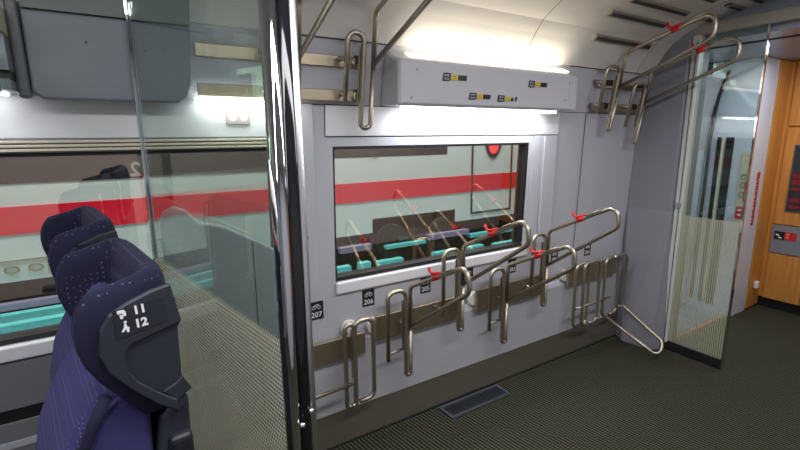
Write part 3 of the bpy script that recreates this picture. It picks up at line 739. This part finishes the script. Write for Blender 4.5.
rg = empty('right_glass_panel', (3.40, 1.42, 0)); tag(rg, 'clear glass panel with fine dotted lower half at the vestibule entrance', 'glass partition')
link('pane', rel(rg, B(3.386, 3.394, 1.238, 1.598, .07, 2.235)), g_right, rg)
link('kick_strip', rel(rg, B(3.375, 3.405, 1.238, 1.62, .0, .07)), rubber, rg, bevel=.003)
link('edge_profile', rel(rg, B(3.380, 3.400, 1.228, 1.240, .0, 2.235)), chrome, rg, bevel=.002)
bm = bmesh.new(); box(bm, 3.346, 3.360, 1.603, 1.633, 1.085, 1.125); link('clamp', rel(rg, bm), brushed, rg, bevel=.003)
hb = link('header_beam', B(3.37, 3.43, -.95, 1.85, 2.238, 2.31), pbr('header_grey', (.36, .33, .28), .4, noise=.03), bevel=.006); tag(hb, 'grey beam running across the ceiling above the glass partition', 'beam')
bm = bmesh.new(); tube(bm, [(3.40, -.9, 2.15), (3.40, 1.60, 2.15)], .006, 8); o = link('header_rail', bm, rubber, smooth=True); tag(o, 'thin dark rail below the ceiling beam at right', 'rail')

# vestibule beyond
bm = bmesh.new()
box(bm, 4.47, 4.755, 1.62, 2.0, 0, 2.198)
struct('wall_vestibule', bm, vest, bevel=.004)
d = empty('door_2'); d['kind'] = 'structure'; d.location = (4.0, 2.0, 0)
link('door_leaf', B(-.38, .44, -.02, -.004, .03, 2.1), vest, d)
bm = bmesh.new()
tube(bm, [(4.458-4.0, y-2.0-.035, z) for y, z in ((1.90, 2.12), (1.933, 2.0), (1.955, 1.90), (1.972, 1.75), (1.980, 1.6), (1.982, 1.3), (1.984, .9), (1.984, .5), (1.984, .1))], .012, 10)
link('seal', bm, rubber, d, smooth=True)
for s, y0, y1 in ((1, 1.862, 1.893), (2, 1.765, 1.824)):
    e = empty('wall_grille', (4.468, (y0+y1)/2, .07)); tag(e, 'tall narrow dark grille in the vestibule wall, %s' % ('nearer the outer door' if s == 1 else 'nearer the aisle'), 'grille', 'vestibule grilles')
    link('frame', B(-.006, .0, -(y1-y0)/2, (y1-y0)/2, 0, 1.50), rubber, e)
    bm = bmesh.new()
    for k in range(60): box(bm, -.008, -.006, -(y1-y0)/2+.004, (y1-y0)/2-.004, .02+k*.0245, .028+k*.0245)
    link('slats', bm, blackp, e)
bm = bmesh.new(); tube(bm, fillet([(4.465, 1.843, .10), (4.45, 1.843, .12), (4.45, 1.843, 1.52), (4.465, 1.843, 1.54)], .01), .010, 12)
o = link('grab_pole', bm, creaml, smooth=True); tag(o, 'slim pale grab pole on the vestibule wall between two dark grilles', 'grab pole')
e = empty('notice_board', (4.466, 1.655, 1.15)); tag(e, 'cream notice panel with round symbols and red labels on the vestibule wall', 'notice')
link('panel', B(-.002, .004, -.032, .038, -.30, .30), creaml, e)
bm = bmesh.new()
for z in (.09, .02, -.06): 
    tube(bm, [(-.004, .004+.017*math.cos(a), z+.024*math.sin(a)) for a in [2*PI*k/18 for k in range(18)]], .003, 6, closed=True)
box(bm, -.003, -.002, -.03, .034, .10, .104); box(bm, -.003, -.002, -.03, .034, .27, .274)
link('ring_symbols', bm, pbr('olive_ink', (.16, .2, .1), .6), e)
bm = bmesh.new(); box(bm, -.004, -.002, -.026, .030, -.27, -.16); box(bm, -.004, -.002, -.03, -.012, -.12, .06); link('red_label', bm, redink, e)
bm = bmesh.new(); box(bm, -.005, -.004, -.01, .015, -.20, -.185); box(bm, -.005, -.004, -.01, .015, -.24, -.225); link('white_mark', bm, whiteink, e)
e = empty('vertical_sign', (4.62, 1.618, 1.05)); tag(e, 'vertical line of red lettering on the white vestibule wall', 'lettering')
bm = bmesh.new(); box(bm, -.012, .040, -.003, 0, .165, .225); link('solid_block', bm, redink, e)
bm = bmesh.new(); zz = -.235; rr = random.Random(5)
while zz < .150:
    wv = rr.choice((.010, .014, .018)); box(bm, -.008 if rr.random() < .5 else .0, .038 if rr.random() < .6 else .030, -.003, 0, zz, zz+wv); zz += wv+rr.choice((.006, .008, .012))
box(bm, .030, .038, -.003, 0, -.235, .15)
link('letter_row', bm, redink, e)
bm = B(3.60, 4.47, 1.655, 1.685, .0, .004); struct('trim_16', bm, pbr('sill_orange', (.75, .28, .08), .5, noise=.03))
bm = B(3.60, 4.47, 1.69, 1.99, .0, .004); struct('trim_17', bm, pbr('step_metal', (.45, .50, .62), .3, metal=.6, noise=.1, nscale=30))

# wooden cabinet wall
cw = empty('wooden_cabinet', (5.0, 1.0, 0)); tag(cw, 'orange beech cabinet wall with glazed boxes beyond the vestibule', 'cabinet')
def cwb(n, a, m, **k): return link(n, rel(cw, B(*a)), m, cw, **k)
cwb('body', (5.0, 5.30, -.94, 1.64, .10, 2.195), wood)
cwb('side_panel', (4.762, 5.0, 1.612, 1.64, .02, 2.195), wood, bevel=.002)
cwb('plinth', (5.02, 5.30, -.94, 1.64, .0, .10), rubber)
cwb('upper_door', (4.978, 4.999, .95, 1.575, 1.66, 2.19), wood, bevel=.003)
dd = cwb('glazed_door', (4.978, 4.999, 1.25, 1.575, .80, 1.645), wood, bevel=.003)
cwb('service_panel', (4.978, 4.999, 1.10, 1.575, .535, .79), greypanel, bevel=.002)
cwb('lower_door', (4.978, 4.999, 1.31, 1.575, .10, .525), wood, bevel=.003)
cwb('lower_door', (4.978, 4.999, .95, 1.303, .10, .525), wood, bevel=.003)
cwb('glazed_door', (4.978, 4.999, .80, 1.243, .80, 1.645), wood, bevel=.003)
def dbox(y0, y1, z0, z1, kind, parent_name):
    f = cwb(parent_name, (4.968, 4.978, y0, y1, z0, z1), ventm, bevel=.002)
    cwl = lambda n, bm, m: link(n, rel(cw, bm), m, f)
    cwl('recess', B(4.966, 4.968, y0+.010, y1-.010, z0+.012, z1-.012), bookm)
    bm = bmesh.new(); h_ = z1-z0
    if kind:
        for k in range(7):
            zz = z0+.03+k*.052
            if k in (2, 6): continue
            box(bm, 4.963, 4.966, y0+.018+.006*(k % 2), y1-.020, zz, zz+(.042 if k % 3 else .028))
        cwl('red_contents', bm, pbr('dark_red', (.22, .012, .02), .5))
    else:
        for k in range(3): box(bm, 4.964, 4.966, y0+.015, y1-.015, z0+.05+k*.05, z0+.056+k*.05)
        cwl('wires', bm, greyink)
dbox(1.39, 1.505, .92, 1.50, True, 'glazed_box')
dbox(1.15, 1.49, 1.70, 2.10, False, 'dark_panel')
e = empty('direction_sign', (-.255, 1.64, 1.735)); tag(e, 'pale green sign with a black field, mirrored in the left glass beneath the overhead unit', 'sign')
link('board', B(-.008, 0, -.10, .115, 0, .125), pbr('sign_green_glow', (.42, .60, .42), .5, emit=(.45, .7, .45), es=2.2), e, bevel=.002)  # glow added so the sign's reflection stays bright in the glass
link('black_field', B(0, .002, .02, .112, 0, .105), blackp, e)
bm = bmesh.new(); 
for k in range(3): box(bm, .002, .003, .03+.026*k, .048+.026*k, .078, .086)
link('yellow_mark', bm, yelp, e)
bm = bmesh.new(); prism(bm, [(.045, .0), (.06, .0), (.06, .02), (.075, .02), (.075, .0), (.088, .0), (.088, .03), (.06, .034), (.06, .05), (.045, .05)], .002, .003); link('seat_symbol', bm, whiteink, e)
e = empty('pictogram_sticker', (4.975, 1.48, .70)); tag(e, 'black and red pictogram sticker on the grey cabinet panel', 'sticker')
link('black_half', B(-.002, .003, .0, .075, -.035, .035), blackp, e); link('red_half', B(-.002, .003, -.085, 0, -.035, .035), redink, e)
bm = bmesh.new()
for y, z, a in ((.05, .006, .6), (.03, -.016, .2)):
    b2 = [(-.0035, y-.012, z-.006), (-.0035, y+.012, z-.002)]; tube(bm, b2, .006, 6)
link('white_symbol', bm, whiteink, e)
bm = bmesh.new(); 
for z in (.016, -.012): box(bm, -.004, -.002, -.034, -.012, z-.008, z+.008)
link('pale_mark', bm, pbr('pale_red', (.8, .25, .27), .5), e)
o = link('door_buffer', B(4.84, 4.885, 1.575, 1.610, .20, .27), whitep, bevel=.01, seg=3); tag(o, 'small pale door buffer low on the beech side panel', 'door buffer')

# ------------------------------------------------------------------ outside: neighbouring train and platform
tr = empty('neighbouring_train', (1.0, 3.6, 0)); tag(tr, 'white train with a broad red stripe standing outside the windows', 'train')
def trb(n, a, m, **k): return link(n, rel(tr, B(*a)), m, tr, **k)
trb('body_side', (-6, 3.95, 3.6, 3.75, .72, 1.42), trainw)
trb('red_stripe', (-6, 3.93, 3.594, 3.60, 1.02, 1.195), trainr)
trb('window_band', (-6, 1.3, 3.596, 3.75, 1.335, 2.2), traind); trb('window_band', (1.3, 2.83, 3.598, 3.75, 1.42, 2.2), traind)
trb('body_side', (2.83, 3.95, 3.6, 3.75, 1.42, 2.4), trainw)
trb('roof_side', (-6, 2.83, 3.6, 3.75, 2.2, 2.6), trainw)
for x in (-3.4, -1.5, .05, 1.5, 1.98):
    trb('window_post', (x, x+.04, 3.59, 3.60, 1.42, 2.2), under)
bm = bmesh.new()
for a in ((3.15, 3.17, .78, 2.3), (3.72, 3.74, .78, 2.3), (3.15, 3.74, .78, .80)): box(bm, a[0], a[1], 3.592, 3.6, a[2], a[3])
link('door_outline', rel(tr, bm), under, tr)
bm = bmesh.new(); prism(bm, [(3.45+.13*math.cos(t_), 1.62+.26*math.sin(t_)) for t_ in [2*PI*k/28 for k in range(28)]], 3.590, 3.60, 'y'); link('door_window', rel(tr, bm), traind, tr)
bm = bmesh.new(); prism(bm, [(3.45+.07*math.cos(t_), 1.50+.09*math.sin(t_)) for t_ in [2*PI*k/20 for k in range(20)]], 3.585, 3.59, 'y'); link('red_lamp', rel(tr, bm), pbr('red_lamp', (.8, .05, .05), .4, emit=(1, .05, .05), es=1.2), tr)
trb('underframe', (-6, 3.95, 3.66, 3.9, .50, .72), under)
bm = bmesh.new()
for x in (2.15, 2.75): cyl(bm, (x, 3.58, .62), (x, 3.64, .62), .17, 32)
box(bm, 1.95, 2.95, 3.60, 3.64, .50, .86)
cyl(bm, (2.2, 3.55, .62), (2.65, 3.55, .62), .04, 16)
link('bogie', rel(tr, bm), under, tr, bevel=.01)
bm = bmesh.new(); 
for x in (-.62, -.50): tube(bm, [(x+.035*math.cos(a), 3.592, .80+.022*math.sin(a)) for a in [2*PI*k/16 for k in range(16)]], .006, 5, closed=True)
box(bm, -.70, -.70+.004, 3.59, 3.6, .74, .86); box(bm, -.44, -.436, 3.59, 3.6, .74, .86); box(bm, -.70, -.2, 3.59, 3.6, .855, .86)
link('data_panel', rel(tr, bm), pbr('olive_frame', (.28, .25, .12), .6), tr)
# class number on the outside of the left window, seen mirrored from inside
o = lettering('letters', '2', .075, whiteink, Matrix.Translation((.083, 2.02, 1.46)) @ Matrix.Rotation(PI, 4, 'Z') @ Matrix.Rotation(PI/2, 4, 'X'), None, bold=.002)
o.name = 'class_number'; tag(o, 'white number 2 on the left window, seen mirrored', 'number')
struct('ground', B(-6, 9, 2.12, 9, -.40, -.30), ballast)
struct('wall_station', B(-6, 9, 8.9, 9.0, -.3, 4), under)
SL = [(-3, -.28, 3.18, 3.24, .575, .05, teal, 'painted teal light outside the left window, lower of two strips'),
      (-3, -.34, 3.44, 3.50, .555, .05, teal, 'painted teal light outside the left window, upper of two strips'),
      (-3, -.30, 3.52, 3.58, .60, .04, violet, 'painted violet light strip above the teal ones outside the left window'),
      (1.40, 1.52, 3.16, 3.22, .58, .08, teal, 'painted teal light at the lower left corner of the right window'),
      (1.60, 1.70, 3.16, 3.22, .585, .08, teal, 'small painted teal light second from the left in the right window'),
      (1.78, 2.02, 3.16, 3.22, .57, .08, teal, 'painted teal light below the bogie in the front row'),
      (2.36, 2.58, 3.16, 3.22, .56, .07, teal, 'painted teal light between the first two raised rack loops'),
      (2.72, 2.95, 3.16, 3.22, .56, .07, teal, 'painted teal light behind the raised rack loop tip'),
      (3.10, 3.42, 3.16, 3.22, .545, .07, teal, 'painted teal light furthest right in the front row'),
      (1.56, 1.86, 3.44, 3.50, .66, .05, violet, 'painted violet light in the back row at the window left edge'),
      (2.02, 2.46, 3.44, 3.50, .615, .03, teal, 'long thin painted teal light in the back row under the bogie'),
      (2.50, 3.00, 3.44, 3.50, .66, .05, violet, 'painted violet light in the back row left of the train door'),
      (3.02, 3.70, 3.44, 3.50, .60, .035, teal, 'long painted teal light in the back row under the train door')]
for x0, x1, y0, y1, z, hh, m, lab in SL:  # coloured blocks painted in for cyan and violet light by the track
    o = link('platform_light_block', B(x0, x1, y0, y1, z-hh, z), m); tag(o, lab, 'platform slab', 'painted platform lights')
# ------------------------------------------------------------------ lights
def area(name, loc, rot, sx, sy, power, col):
    l = bpy.data.lights.new(name, 'AREA'); l.shape = 'RECTANGLE'; l.size = sx; l.size_y = sy; l.energy = power; l.color = col
    o = bpy.data.objects.new(name, l); o.location = loc; o.rotation_euler = rot; COL.objects.link(o); return o
area('aisle_ceiling_lamp', (1.3, .35, 2.40), (0, 0, 0), 3.6, .25, 52, (.95, .96, 1.))
area('aisle_ceiling_lamp', (-1.4, .35, 2.40), (0, 0, 0), 1.8, .25, 20, (.95, .96, 1.))
area('vestibule_lamp', (4.1, 1.2, 2.19), (0, 0, 0), .6, .6, 9, (.75, .86, 1.))
area('cabinet_spot', (4.3, .8, 2.19), (0, math.radians(-25), 0), .4, .4, 10, (1., .86, .65))
area('door_step_lamp', (4.05, 1.9, .5), (0, 0, 0), .3, .1, 1.0, (.55, .7, 1.))
area('housing_lamp', (1.73, 1.87, 1.726), (0, 0, 0), 1.05, .05, 5.0, (.93, .96, 1.))
area('housing_uplight', (1.8, 1.83, 1.985), (math.radians(165), 0, 0), 1.1, .05, 1.6, (1., .9, .74))
area('left_strip_lamp', (.49, 1.925, 1.742), (0, 0, 0), .38, .04, .7, (1., .95, .88))
area('platform_lamp', (1.0, 3.0, 3.2), (math.radians(20), 0, 0), 8, .4, 240, (.93, 1., .96))
area('track_fill_light', (.8, 2.6, 1.0), (math.radians(10), 0, 0), 7, .1, 26, (.6, 1., .98))  # added teal fill for the coloured blocks, no fixture here

w = bpy.data.worlds.new('world'); S.world = w; w.use_nodes = True
w.node_tree.nodes['Background'].inputs[0].default_value = (.05, .06, .08, 1); w.node_tree.nodes['Background'].inputs[1].default_value = .3
S.view_settings.view_transform = 'Standard'; S.view_settings.look = 'None'; S.view_settings.gamma = 1; S.view_settings.exposure = 0
try: S.view_settings.use_curve_mapping = False
except Exception: pass
